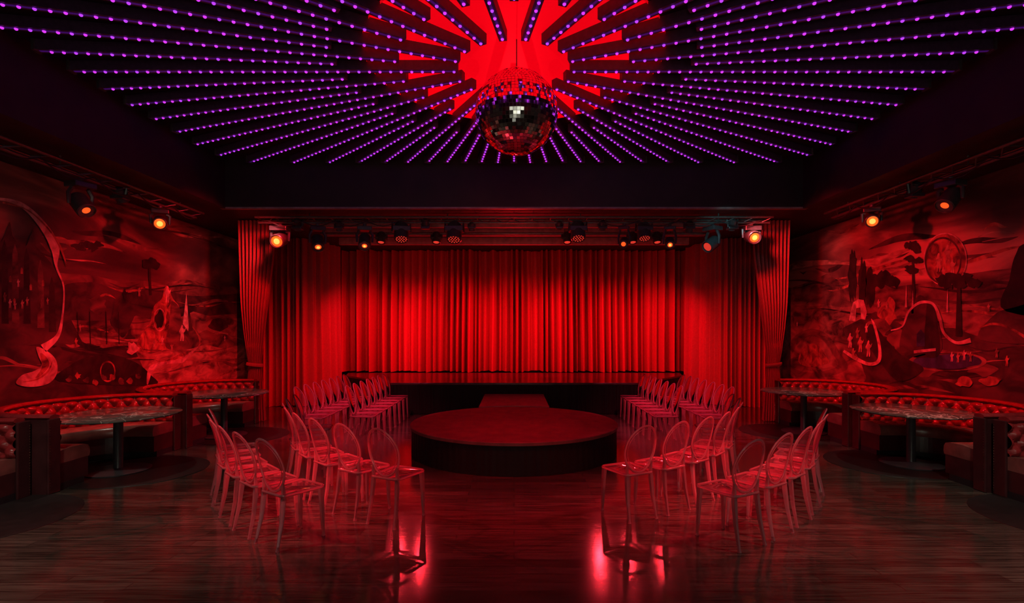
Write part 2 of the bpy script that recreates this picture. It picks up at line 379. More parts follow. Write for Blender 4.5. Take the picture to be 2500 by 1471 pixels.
# ------------------------------------------------------------ clear chairs
def make_chair():
    rt=empty('clear_chair'); K=.91
    def sq(w,d,zy,rad=.05,n=5,wb=.9):
        pts=[]
        for cx,cy,a0 in ((w-rad,d-rad,0),(-w+rad,d-rad,90),(-w+rad,-d+rad,180),(w-rad,-d+rad,270)):
            for k in range(n):
                a=R(a0+90*k/(n-1)); x=cx+rad*math.cos(a); y=cy+rad*math.sin(a)
                pts.append((x*K*(1 if y>0 else wb),y,zy))
        return pts
    m=MB(); L=[sq(.19,.195,.432),sq(.205,.21,.44),sq(.205,.21,.462),sq(.195,.2,.468),sq(.16,.165,.458)]
    n=len(L[0]); 
    for q in L: m.v+=q
    for i in range(len(L)-1):
        m.f+=[(i*n+k,i*n+(k+1)%n,(i+1)*n+(k+1)%n,(i+1)*n+k) for k in range(n)]
    m.f.append(tuple(range(4*n,5*n))); m.f.append(tuple(range(n-1,-1,-1)))
    m.build('seat',M_clearP,rt,smooth=40)
    e=MB(); e.tube(sq(.203,.208,.452),.009,6,closed=True,sq=(1,1.3)); e.build('seat_rim',M_clearE,rt,smooth=60)
    def bk(a,sc=1.0):
        x=.19*sc*math.cos(a); z=.70+.235*sc*math.sin(a); t=(z-.46)/.47
        return (x*.95,-.185-.085*t-.03*t*t+ .03*(x/.19)**2,z)
    f=MB(); f.tube([bk(2*PI*k/36) for k in range(36)],.009,8,closed=True,sq=(1.4,1)); f.tube([bk(2*PI*k/36,.87) for k in range(36)],.0035,6,closed=True); f.build('back_frame',M_clearE,rt,smooth=60)
    pnl=MB(); rings=[(1.0),(.75),(.5),(.25)]; vs=[]
    for off in (.003,-.003):
        for s_ in rings:
            for k in range(28):
                p=bk(2*PI*k/28,s_); vs.append((p[0],p[1]+off,p[2]))
        p=bk(0,0); vs.append((0,p[1]+off,p[2]))
    fs=[]
    for h in (0,1):
        b0=h*(4*28+1)
        for i in range(3): fs+=[(b0+i*28+k,b0+i*28+(k+1)%28,b0+(i+1)*28+(k+1)%28,b0+(i+1)*28+k) for k in range(28)]
        fs+=[(b0+3*28+k,b0+3*28+(k+1)%28,b0+4*28) for k in range(28)]
    pnl.add(vs,fs); pnl.build('backrest',M_clearP,rt,smooth=60)
    for s_ in (-K,K):
        MB().tube([(s_*.172,.177,.44),(s_*.178,.183,.3),(s_*.183,.19,.1),(s_*.186,.195,.022),(s_*.187,.196,0)],[.027,.022,.017,.013,.018],4).build('leg',M_clearE,rt)
        MB().tube([(s_*.165,-.19,.56),(s_*.158,-.182,.47),(s_*.16,-.185,.40),(s_*.168,-.205,.22),(s_*.178,-.245,.03),(s_*.18,-.25,0)],[.010,.019,.024,.019,.013,.018],4).build('leg',M_clearE,rt)
    return rt
chair0=make_chair(); used=[False]
def put_chair(x,y,rz,label,group,j=3):
    o=chair0 if not used[0] else copy_tree(chair0); used[0]=True
    o.location=(x,y,0); o.rotation_euler=(0,0,rz+R(random.uniform(-j,j))); tag(o,label,'chair',group)
def arc_row(s,nm,R0,R1,a0,a1,n,f0):
    sd='left' if s<0 else 'right'
    for i in range(n):
        t=i/(n-1); a=R(a0+(a1-a0)*t); R_=R0+(R1-R0)*t; fa=a+R(f0*(1-t))
        put_chair(s*R_*math.sin(a),RY-R_*math.cos(a),s*fa,'clear plastic chair, %s from the open floor in the %s %s curved row'%(ORD[i+1],sd,nm),'clear chairs in the %s %s curved row'%(sd,nm),1.5)
arc_row(-1,'outer',4.08,3.84,29,59.5,6,6); arc_row(-1,'inner',3.28,2.94,20.5,78,8,7)
arc_row(1,'outer',4.06,3.92,28,60.5,6,0); arc_row(1,'inner',3.14,2.94,21.5,79,8,3)
for s,sd in ((-1,'left'),(1,'right')):
    for i in range(7):
        put_chair(s*3.28,8.66+.41*i,s*R(90),'clear plastic chair, %s toward the stage in the %s outer straight row'%(ORD[i+1],sd),'clear chairs in the %s outer straight row'%sd,1)
    for i in range(7):
        put_chair(s*2.5,8.84+.41*i,s*R(90),'clear plastic chair, %s toward the stage in the %s straight row beside the runway'%(ORD[i+1],sd),'clear chairs in the %s straight row beside the runway'%sd,1)

# ------------------------------------------------------------ booths and tables
EXT=.22
def stations(na): 
    return [('s',EXT,1)]+[('a',R(90+180*i/na),0) for i in range(na+1)]+[('s',EXT,-1)]
def pos(stn,r):
    return (stn[1],stn[2]*r) if stn[0]=='s' else (r*math.cos(stn[1]),r*math.sin(stn[1]))
def sweep(prof,na=40):
    m=MB(); S=stations(na); n=len(prof); vs=[]
    for stn in S:
        for (r,z) in prof:
            x,y=pos(stn,r); vs.append((x,y,z))
    fs=[(i*n+k,i*n+(k+1)%n,(i+1)*n+(k+1)%n,(i+1)*n+k) for i in range(len(S)-1) for k in range(n)]
    fs+=[tuple(range(n)),tuple((len(S)-1)*n+k for k in range(n-1,-1,-1))]
    return m.add(vs,fs)
def make_booth():
    rt=empty('banquette_booth')
    sweep([(.66,0),(1.1,0),(1.1,.08),(.66,.08)]).build('plinth',M_black,rt)
    sweep([(.60,.08),(1.08,.08),(1.08,.31),(.60,.31)]).build('seat_base',M_base,rt)
    sweep([(.58,.31),(1.05,.31),(1.05,.455),(.85,.475),(.66,.468),(.60,.45),(.575,.41),(.57,.35)]).build('seat_cushion',M_leather2,rt,smooth=50)
    sweep([(1.08,.0),(1.185,.0),(1.185,.84),(1.08,.84)]).build('back_shell',M_base,rt)
    sweep([(1.03+.07*math.cos(2*PI*k/10)+.05,.865+.03*math.sin(2*PI*k/10)) for k in range(10)]).build('top_roll',M_leather,rt,smooth=60)
    m=MB(); S=[]; Ls=1.04; na=180
    S=[('s',EXT*(1-k/8),1) for k in range(8)]+[('a',R(90+180*i/na),0) for i in range(na+1)]+[('s',EXT*(k+1)/8,-1) for k in range(8)]
    us=[-EXT*(1-k/8) for k in range(8)]+[Ls*PI*i/na for i in range(na+1)]+[Ls*PI+EXT*(k+1)/8 for k in range(8)]
    nv=26; vs=[]; du,dv=.17,.185
    for stn,u_ in zip(S,us):
        for j in range(nv+1):
            v=j/nv*.42; a=PI*(u_/du+v/dv); b_=PI*(u_/du-v/dv)
            bl=.07*(abs(math.sin(a))*abs(math.sin(b_)))**.6
            edge_=min(1,min(j,nv-j)/3)
            x,y=pos(stn,1.075-.012-bl*edge_-.01); vs.append((x,y,.43+v))
    n=nv+1
    m.add(vs,[(i*n+j,i*n+j+1,(i+1)*n+j+1,(i+1)*n+j) for i in range(len(S)-1) for j in range(nv)])
    m.build('tufted_backrest',M_leather,rt,smooth=80)
    bt=MB()
    for i in range(0,20):
        for j in (0,1,2):
            v=dv*(.5+.5*j) ; u_=du*(i+(.5 if j%2==0 else 0))
            an=R(90)+u_/Ls
            if an>R(270) : continue
            bt.lathe([(.011,-.01),(.011,.004),(.001,.01)],8,o=(1.05*math.cos(an),1.05*math.sin(an),.43+v),M=Vector((-math.cos(an),-math.sin(an),0)).to_track_quat('Z','Y').to_matrix())
    bt.build('tuft_buttons',M_leather,rt)
    for s_ in (1,-1):
        ep=MB(); ep.box(EXT,EXT+.03,min(s_*1.03,s_*1.19),max(s_*1.03,s_*1.19),0,.85); ep.build('end_panel',M_base,rt,bev=.01)
        nl=MB()
        for k in range(26): nl.lathe([(.006,0),(.001,.004)],6,o=(EXT+.031,s_*1.172,.04+.03*k),M=Vector((1,0,0)).to_track_quat('Z','Y').to_matrix())
        nl.build('nail_trim',M_brass,rt)
    return rt
booth0=make_booth(); ub=[False]
def make_table():
    rt=empty('round_table')
    MB().lathe([(.705,.726),(.725,.734),(.725,.745),(.715,.75),(.001,.75)],64).build('tabletop',M_marble,rt,smooth=30)
    MB().lathe([(.16,.70),(.16,.726)],24).build('mounting_plate',M_metal,rt)
    MB().lathe([(.06,.03),(.055,.05),(.055,.68),(.07,.70)],24).build('pedestal',M_fix,rt,smooth=40)
    MB().lathe([(.37,0),(.375,.012),(.33,.022),(.1,.032),(.06,.04)],40).build('base',M_fix,rt,smooth=40)
    return rt
table0=make_table(); ut=[False]
BOO=[(-1,-5.68,4.76,'left','nearest the viewer'),(-1,-5.50,7.16,'left','middle'),(-1,-5.42,9.55,'left','nearest the stage'),
     (1,5.70,4.84,'right','nearest the viewer'),(1,5.64,7.25,'right','middle'),(1,5.58,9.64,'right','nearest the stage')]
TAB=[(-1,-5.25,7.02,'near','left'),(-1,-5.15,9.4,'far','left'),(1,5.52,7.36,'near','right'),(1,5.31,9.7,'far','right')]
for s,x,y,sd,w in BOO:
    o=booth0 if not ub[0] else copy_tree(booth0); ub[0]=True
    o.location=(x,y,0); o.rotation_euler=(0,0,0 if s<0 else PI)
    tag(o,'curved oxblood tufted leather booth on the %s wall, %s'%(sd,w if w!='middle' else 'middle of three'),'booth','tufted booths along the %s wall'%sd)
for s,x,y,w,sd in TAB:
    o=table0 if not ut[0] else copy_tree(table0); ut[0]=True
    o.location=(x,y,.006); o.rotation_euler=(0,0,random.uniform(0,6))
    tag(o,'round dark marble pedestal table at the %s booth, %s of the stage'%('middle' if w=='near' else 'rear',sd),'table','round marble booth tables')
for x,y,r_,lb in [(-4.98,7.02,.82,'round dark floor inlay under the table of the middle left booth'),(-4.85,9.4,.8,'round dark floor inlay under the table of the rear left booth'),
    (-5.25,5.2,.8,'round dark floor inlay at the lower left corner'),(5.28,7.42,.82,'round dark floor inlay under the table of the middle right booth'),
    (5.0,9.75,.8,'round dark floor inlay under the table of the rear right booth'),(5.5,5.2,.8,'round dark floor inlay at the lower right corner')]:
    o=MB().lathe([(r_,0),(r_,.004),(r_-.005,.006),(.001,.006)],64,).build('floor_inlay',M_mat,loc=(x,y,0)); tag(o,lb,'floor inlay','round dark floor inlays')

# ------------------------------------------------------------ murals
MC={}
def mm(key,c,c2,sc=5,st=(1,1,1),pos=(.34,.68)):
    MC[key]=mat('mural_'+key,c,.65,var=0,scale=sc,c2=c2,stretch=st,pos=pos,dist=.9)
mm('dark',(.02,.012,.016),(.12,.045,.05),2.2,(1,1,1.6)); mm('hill',(.03,.014,.018),(.28,.10,.09),2.0,(1,1,2)); mm('mid',(.04,.018,.02),(.44,.16,.14),2.0,(1,1,2))
mm('light',(.13,.05,.045),(.66,.3,.24),2.6,(1,1,2)); mm('pink',(.30,.14,.14),(.85,.46,.46),5); mm('black',(.008,.006,.008),(.045,.02,.024),4)
mm('pale',(.45,.28,.26),(.9,.64,.58),6); mm('blue',(.02,.02,.06),(.07,.07,.2),4); mm('red',(.07,.02,.02),(.6,.16,.12),5)
def W(s,x,y):
    Y=WX*F/abs(x-VX); return Y,min(ZS-.03,max(.03,HC+(VY-y)*Y/F))
def smooth_poly(p,closed=True,k=5):
    out=[];n=len(p)
    rng=range(n) if closed else range(n-1)
    for i in rng:
        g=lambda j:p[j%n] if closed else p[min(max(j,0),n-1)]
        a,b_,c_,d=g(i-1),g(i),g(i+1),g(i+2)
        for q in range(k):
            t=q/k
            out.append(tuple(.5*((2*b_[m])+(-a[m]+c_[m])*t+(2*a[m]-5*b_[m]+4*c_[m]-d[m])*t*t+(-a[m]+3*b_[m]-3*c_[m]+d[m])*t**3) for m in (0,1)))
    if not closed: out.append(p[-1])
    return out
def shape(root,s,name,key,pts,layer,smooth=True):
    if smooth: pts=smooth_poly(pts)
    x=s*(WX-.012-.002*layer); m=MB(); q=[W(s,*p) for p in pts]
    m.add([(x,a,z) for a,z in q],[tuple(range(len(q)))]); return m.build(name,MC[key],root)
def strip(root,s,name,key,pts,wd,layer):
    p=smooth_poly(pts,False,6); n=len(p); x=s*(WX-.012-.002*layer); vs=[]
    for i,q in enumerate(p):
        a=p[max(0,i-1)];b_=p[min(n-1,i+1)]; dx,dy=b_[0]-a[0],b_[1]-a[1]; L=math.hypot(dx,dy) or 1
        t=i/(n-1)*(len(wd)-1); j=min(int(t),len(wd)-2); w=(wd[j]+(wd[j+1]-wd[j])*(t-j))/2
        for sg in (-1,1):
            Y,z=W(s,q[0]-dy/L*w*sg,q[1]+dx/L*w*sg); vs.append((x,Y,z))
    return MB().add(vs,[(2*i,2*i+1,2*i+3,2*i+2) for i in range(n-1)]).build(name,MC[key],root)
def ell(cx,cy,rx,ry,n=24): return [(cx+rx*math.cos(2*PI*k/n),cy+ry*math.sin(2*PI*k/n)) for k in range(n)]
def ring(root,s,name,key,cx,cy,rx,ry,w,layer):
    x=s*(WX-.012-.002*layer); n=40; vs=[]
    for k in range(n):
        a=2*PI*k/n
        for q in (0,w): 
            Y,z=W(s,cx+(rx-q*rx/ry)*math.cos(a),cy+(ry-q)*math.sin(a)); vs.append((x,Y,z))
    return MB().add(vs,[(2*i,2*i+1,2*((i+1)%n)+1,2*((i+1)%n)) for i in range(n)]).build(name,MC[key],root)
def blob(cx,cy,rx,ry,seed,n=16,j=.3):
    r_=random.Random(seed); return [(cx+rx*math.cos(2*PI*k/n)*(1+r_.uniform(-j,j)),cy+ry*math.sin(2*PI*k/n)*(1+r_.uniform(-j,j))) for k in range(n)]
def fig(root,s,cx,cy,h,key,layer):
    w=h*.16; p=[(0,-.5),(.35,-.47),(.4,-.38),(.25,-.32),(.9,-.2),(1.5,-.33),(1.2,-.1),(.6,0),(.8,.25),(.6,.5),(.2,.5),(.1,.15),(-.3,.5),(-.7,.5),(-.5,.1),(-.8,-.1),(-.9,.08),(-1.1,-.1),(-.5,-.3),(-.3,-.42)]
    shape(root,s,'painted_figure',key,[(cx+a*w,cy+b_*h) for a,b_ in p],layer,False)
def bands(root,s,name,keys,x0,x1,y0,y1,n,seed,layer,wm=(3,14),sl=0):
    r_=random.Random(seed)
    for i in range(n):
        cx=r_.uniform(x0,x1); cy=r_.uniform(y0,y1); L=r_.uniform(30,130); ph=r_.uniform(0,6)
        pts=[(cx-L+2*L*k/5,cy+sl*(-L+2*L*k/5)+7*math.sin(ph+k*1.1)) for k in range(6)]
        pts=[(min(p[0],640) if s<0 else max(p[0],1885),p[1]) for p in pts]
        if len(set(p[0] for p in pts))<6: continue
        w=r_.uniform(*wm); strip(root,s,name,keys[i%len(keys)],pts,[0.3,w*.7,w,w*.8,.3],layer+i*.03)
# left
ml=empty('wall_mural',(0,0,0)); tag(ml,'red-lit painted mural of stormy landscape and draped ribbon on the left wall','mural')
MB().box(-WX,-WX+.01,2.5,14.2,.02,ZS-.02).build('painted_sky',sky_mat('mural_sky_left',3.1),ml)
s=-1
bands(ml,s,'painted_cloud',['mid','light','dark','red','hill'],100,580,460,645,14,41,.2,(4,18),.22)
shape(ml,s,'painted_hills','hill',[(-900,655),(-100,650),(60,655),(165,668),(230,672),(300,690),(360,684),(430,700),(480,688),(540,700),(640,696),(640,1000),(-900,1000)],1,False)
shape(ml,s,'painted_hills','dark',[(150,700),(230,690),(300,712),(380,706),(470,722),(600,716),(640,730),(640,760),(150,780)],2)
bands(ml,s,'painted_ridge',['mid','dark','red','black'],150,600,690,760,14,42,2.2,(2,8),.03)
shape(ml,s,'painted_field','mid',[(-900,770),(0,742),(110,755),(190,790),(260,800),(330,770),(400,790),(470,760),(540,780),(640,770),(640,1000),(-900,1000)],3,False)
bands(ml,s,'painted_ridge',['hill','dark','red','light'],200,600,780,850,8,47,3.2,(2,8),.05)
shape(ml,s,'painted_dark_ground','dark',[(-900,850),(0,800),(90,790),(170,820),(250,850),(330,860),(350,905),(350,1000),(-900,1000)],4,False)
bands(ml,s,'painted_ridge',['hill','black','mid'],0,330,790,920,12,43,4.2,(3,12),.08)
shape(ml,s,'painted_mist','light',[(345,930),(360,890),(410,850),(470,835),(540,850),(612,860),(612,930),(470,940)],5)
bands(ml,s,'painted_mist','mid light red hill'.split(),390,600,850,930,10,44,5.2,(3,10),-.12)
shape(ml,s,'painted_rock','red',[(338,850),(352,800),(362,790),(368,760),(376,742),(392,728),(398,704),(407,698),(416,722),(424,735),(434,748),(440,780),(452,792),(470,800),(482,845)],7)
shape(ml,s,'painted_rock','hill',[(404,850),(410,790),(414,740),(420,735),(434,750),(444,790),(470,802),(480,845)],7.5)
for i,(a,b_,r1,r2) in enumerate([(292,770,26,44),(235,742,20,22),(530,790,24,18),(500,826,30,16),(130,870,30,22)]): shape(ml,s,'painted_rock','hill' if i%2 else 'dark',blob(a,b_,r1,r2,600+i,14,.3),6+i*.1)
shape(ml,s,'painted_spire','pale',[(443,790),(452,714),(458,795),(456,808)],8,False); shape(ml,s,'painted_spire','dark',[(458,808),(453,720),(468,806)],8,False)
shape(ml,s,'painted_rock_hole','black',blob(386,780,11,22,9,12,.2),8); ring(ml,s,'painted_rock_rim','pink',386,780,15,28,2.5,9)
shape(ml,s,'painted_tree_trunk','black',[(359,655),(364,655),(367,720),(361,720)],8,False)
for q in range(5): shape(ml,s,'painted_tree','black',blob(352+q*6,642+6*math.sin(q*2),11,9,60+q,14,.4),8+q*.05)
for q in range(6): shape(ml,s,'painted_tree','black',blob(185+q*10,600+5*math.sin(q*2),13,8,90+q,14,.4),2+q*.05)
shape(ml,s,'painted_castle','dark',[(-40,600),(0,590),(12,560),(20,540),(26,575),(38,592),(60,600),(70,575),(78,560),(84,600),(92,610),(120,640),(150,690),(170,780),(200,840),(-40,840)],6,False)
for i,(x0,y0,h) in enumerate([(8,600,190),(34,610,180),(62,620,170),(96,650,150),(124,690,120)]): shape(ml,s,'painted_castle_wall','hill' if i%2 else 'black',[(x0-9,y0+h),(x0-8,y0+8),(x0-2,y0-16),(x0+5,y0+8),(x0+9,y0+h)],6.3+i*.05,False)
for i,(a,b_) in enumerate([(20,680),(48,660),(70,700),(100,690),(30,735)]): shape(ml,s,'painted_window_glow','red',[(a-3,b_+8),(a-3,b_-4),(a,b_-8),(a+3,b_-4),(a+3,b_+8)],9,False)
strip(ml,s,'painted_ribbon','pink',[(-60,486),(0,486),(50,502),(95,545),(128,600),(132,650),(150,700),(147,770),(135,820),(100,850)],[8,7,12,18,24,5,4,5,10,22],11)
strip(ml,s,'painted_ribbon','red',[(0,494),(60,512),(110,556),(140,600),(158,650)],[4,3,4,6,2],12)
shape(ml,s,'painted_cloth','pink',[(84,846),(112,858),(132,880),(133,912),(112,936),(70,944),(34,936),(48,915),(78,905),(96,890),(88,868)],11)
shape(ml,s,'painted_cloth_fold','red',[(92,862),(108,872),(114,892),(96,915),(80,922),(96,896)],12); strip(ml,s,'painted_cloth_fold','red',[(50,932),(85,925),(112,905),(122,880)],[1,4,5,1],12)
shape(ml,s,'painted_mound','black',[(140,930),(165,893),(205,873),(262,868),(320,880),(362,912),(366,940)],7); ring(ml,s,'painted_arch','red',259,906,19,26,4,8)
for i in range(9): shape(ml,s,'painted_flower','red' if i%2 else 'hill',blob(165+i*21,925-8*math.sin(i*1.7),7,7,i+30,10,.4),9)
strip(ml,s,'painted_path','pink',[(356,938),(366,900),(400,885),(440,880),(462,862),(480,846)],[3,14,7,10,6,2],8)
shape(ml,s,'painted_flower','pink',blob(318,850,15,14,77,12,.45),9)
for a,b_,h,kx in [(404,718,40,'pink'),(440,812,40,'pale'),(335,712,22,'light'),(300,720,34,'black'),(392,830,22,'pink'),(38,690,20,'pink'),(18,740,22,'pink'),(60,735,22,'light'),(5,725,24,'light'),(95,742,20,'light'),(30,745,20,'pink'),(48,742,22,'light'),(110,735,18,'light'),(545,825,14,'pink'),(180,835,22,'red'),(190,800,18,'light'),(415,845,20,'light'),(372,838,18,'light')]: fig(ml,s,a,b_,h,kx,12)
for a in (185,215,255,285): strip(ml,s,'painted_staff','black',[(a,760),(a+2,840)],[2,2],8)
# right
mr=empty('wall_mural',(0,0,0)); tag(mr,'red-lit painted mural with ringed moon, cypress trees and tower on the right wall','mural')
MB().box(WX-.01,WX,2.5,14.2,.02,ZS-.02).build('painted_sky',sky_mat('mural_sky_right',8.3),mr)
s=1
bands(mr,s,'painted_cloud',['mid','light','dark','red','hill'],1930,2440,460,660,14,51,.2,(4,18),-.2)
shape(mr,s,'painted_hills','hill',[(1880,700),(1935,702),(1975,688),(2020,668),(2060,690),(2110,680),(2180,700),(2260,690),(2340,672),(2420,660),(2500,652),(3200,640),(3200,1000),(1880,1000)],1,False)
strip(mr,s,'painted_cloud','light',[(1925,655),(1960,645),(2040,640),(2140,650)],[12,16,10,3],1)
strip(mr,s,'painted_cloud','light',[(2390,578),(2430,566),(2480,572),(2400,590)],[2,3,3,1],1)
shape(mr,s,'painted_field','mid',[(1880,740),(1960,735),(2060,750),(2180,735),(2300,745),(2420,735),(2600,720),(3200,700),(3200,1000),(1880,1000)],2,False)
bands(mr,s,'painted_ridge',['dark','red','hill','black'],1980,2480,690,790,16,52,2.2,(2,9),.0)
shape(mr,s,'painted_dark_ground','dark',[(2060,800),(2140,760),(2220,800),(2330,800),(2420,830),(2600,860),(3200,900),(3200,1000),(2040,1000),(2100,930)],4,False)
bands(mr,s,'painted_ridge',['hill','black','mid'],2180,2480,820,950,14,53,4.2,(3,12),.05)
shape(mr,s,'painted_boulder','mid',[(1925,900),(1932,840),(1960,800),(2005,782),(2050,800),(2085,850),(2110,900),(2100,935),(1930,930)],6)
for i,r_ in enumerate((.85,.62,.4)): shape(mr,s,'painted_boulder_shade',('hill','mid','red')[i],[(1985+(x-2005)*r_,870+(y-862)*r_) for x,y in [(1925,900),(1932,840),(1960,800),(2005,782),(2050,800),(2085,850),(2105,900),(2000,925)]],6.2+i*.1)
for i,(a,b_,r1,r2) in enumerate([(2170,760,22,30),(2150,800,26,22),(2200,830,24,26),(2440,800,30,20),(2400,900,34,16),(2250,905,40,14)]): shape(mr,s,'painted_rock','red' if i%3==0 else 'hill',blob(a,b_,r1,r2,700+i,14,.35),6+i*.1)
for cx,cy,rx,ry,sd in [(2084,672,10,66,1),(2108,690,10,54,2),(2128,704,12,46,3)]: shape(mr,s,'painted_cypress','black',blob(cx,cy,rx,ry,sd,22,.2),7)
for q in range(5): shape(mr,s,'painted_tree','black',blob(2140+q*11,682+10*math.sin(q*2.2),14,14,15+q,14,.4),7.1+q*.05)
shape(mr,s,'painted_tree_trunk','black',[(2230,640),(2235,640),(2239,745),(2231,745)],8,False)
for q,(cx,cy,rx,ry) in enumerate([(2222,600,13,9),(2242,606,14,10),(2233,594,12,7),(2226,630,14,8),(2246,636,12,8),(2232,660,14,8),(2222,652,9,6)]): shape(mr,s,'painted_tree','black',blob(cx,cy,rx,ry,200+q,14,.4),9+q*.05)
shape(mr,s,'painted_moon','red',ell(2312,633,50,62,36),7,False); ring(mr,s,'painted_moon_ring','pink',2312,633,53,65,3,8); ring(mr,s,'painted_moon_ring','dark',2307,636,45,58,5,9)
for a,b_,h in [(2318,620,46),(2296,640,46),(2330,650,36),(2308,664,28)]: fig(mr,s,a,b_,h,'light',10)
for q in range(9): shape(mr,s,'painted_tree','black',blob(2306+q*10,684+9*math.sin(q*1.9),15,11,320+q,14,.45),11+q*.05)
shape(mr,s,'painted_tree_trunk','black',[(2342,690),(2350,690),(2354,820),(2338,820)],11,False)
shape(mr,s,'painted_tower','dark',[(2205,862),(2214,780),(2232,750),(2240,728),(2252,720),(2272,734),(2290,770),(2300,862)],9); shape(mr,s,'painted_tower','black',[(2262,862),(2266,760),(2270,736),(2290,770),(2299,862)],9.5)
shape(mr,s,'painted_doorway','blue',[(2243,845),(2243,815),(2253,803),(2263,815),(2263,845)],12,False)
for a,b_ in [(2217,700),(2233,715),(2318,712)]: shape(mr,s,'painted_spire','pink',[(a-4,b_+50),(a,b_-8),(a+2,b_+50)],9,False)
strip(mr,s,'painted_ribbon','pink',[(2180,806),(2208,796),(2224,760),(2252,738),(2284,742),(2300,775),(2310,812),(2340,836),(2376,830)],[3,4,5,7,6,7,7,7,12],13)
strip(mr,s,'painted_ribbon','pink',[(2064,856),(2090,872),(2125,888),(2150,880),(2152,845),(2140,795),(2132,778)],[6,9,8,9,7,6,2],13)
shape(mr,s,'painted_ruin','pink',[(2076,782),(2080,760),(2086,738),(2098,730),(2112,732),(2120,760),(2116,780),(2106,778),(2104,750),(2094,752),(2092,784)],8,False)
shape(mr,s,'painted_log','pink',[(2236,862),(2236,855),(2290,849),(2290,856)],12,False)
shape(mr,s,'painted_pond','blue',blob(2318,882,88,18,44,22,.1),8); ring(mr,s,'painted_shore','mid',2318,882,96,24,3,9)
for i,(a,b_,h,kx) in enumerate([(2080,830,36,'pink'),(2105,840,38,'light'),(2125,850,40,'pink'),(2088,862,26,'light'),(2098,812,26,'light'),(2330,870,24,'pink'),(2345,872,24,'light'),(2360,866,26,'pink'),(2376,870,24,'light'),(2170,745,20,'light'),(2150,740,20,'pink'),(2120,800,22,'pale'),(1950,790,12,'pink'),(2440,860,24,'light'),(2420,750,20,'light'),(2465,880,26,'red')]): fig(mr,s,a,b_,h,kx,14)
shape(mr,s,'painted_gourd','red',blob(2360,932,20,12,50,14,.25),12); shape(mr,s,'painted_gourd','red',blob(2425,930,24,11,51,14,.25),12)
shape(mr,s,'painted_bird','black',[(1952,661),(1962,665),(1972,661),(1963,670)],3,False)
shape(mr,s,'painted_cliff','black',[(2462,760),(2470,680),(2485,620),(2520,590),(2700,560),(2700,760)],8)
shape(mr,s,'painted_hillock','dark',[(2400,830),(2430,770),(2480,750),(2560,740),(2600,830)],8); strip(mr,s,'painted_path','red',[(2395,800),(2430,790),(2470,800),(2520,830)],[2,6,5,8],9)
shape(mr,s,'painted_fallen_branch','black',[(2130,790),(2170,830),(2210,870),(2260,900),(2200,930),(2150,880),(2120,830)],10)

# ------------------------------------------------------------ trusses and fixtures
def truss(p0,p1,label):
    p0,p1=Vector(p0),Vector(p1); rt=empty('lighting_truss',(p0+p1)/2); L=(p1-p0).length; d=(p1-p0).normalized(); sd=Vector((-d.y,d.x,0))
    tag(rt,label,'lighting truss','black lighting trusses')
    for o_,z in ((.14,.0),(-.14,.0),(0,-.02)):
        zz=.06 if o_ else -.02
        MB().tube([-d*L/2+sd*o_+Vector((0,0,zz)),d*L/2+sd*o_+Vector((0,0,zz))],.022,8).build('chord',M_metal,rt,smooth=50)
    m=MB(); n=int(L/.35)
    for i in range(n):
        a=-d*L/2+d*(L*i/n); b_=-d*L/2+d*(L*(i+.5)/n); c_=-d*L/2+d*(L*(i+1)/n)
        m.tube([a+sd*.14+Vector((0,0,.06)),b_+Vector((0,0,-.02)),c_-sd*.14+Vector((0,0,.06))],.009,5); m.tube([a+sd*.14+Vector((0,0,.06)),a-sd*.14+Vector((0,0,.06))],.009,5)
    m.build('lacing',M_metal,rt)
    for t in (-.4,-.13,.13,.4): MB().tube([d*L*t+Vector((0,0,.05)),d*L*t+Vector((0,0,ZS-3.99))],.012,6).build('hanger',M_metal,rt)
truss((-5.0,10.35,3.99),(5.0,10.35,3.99),'long black lighting truss above the front edge of the stage')
truss((-5.95,5.2,3.99),(-5.95,9.9,3.99),'black lighting truss along the left wall')
truss((5.95,5.2,3.99),(5.95,9.9,3.99),'black lighting truss along the right wall')
lp_=empty('lighting_pipe',(0,11.5,3.97)); tag(lp_,'thin black pipe over the stage behind the lighting truss','lighting pipe')
MB().tube([(-4.2,0,0),(4.2,0,0)],.024,8).build('pipe',M_metal,lp_,smooth=50)
for t in (-3.4,-1.1,1.1,3.4): MB().tube([(t,0,.02),(t,0,ZS-3.97)],.012,6).build('hanger',M_metal,lp_)
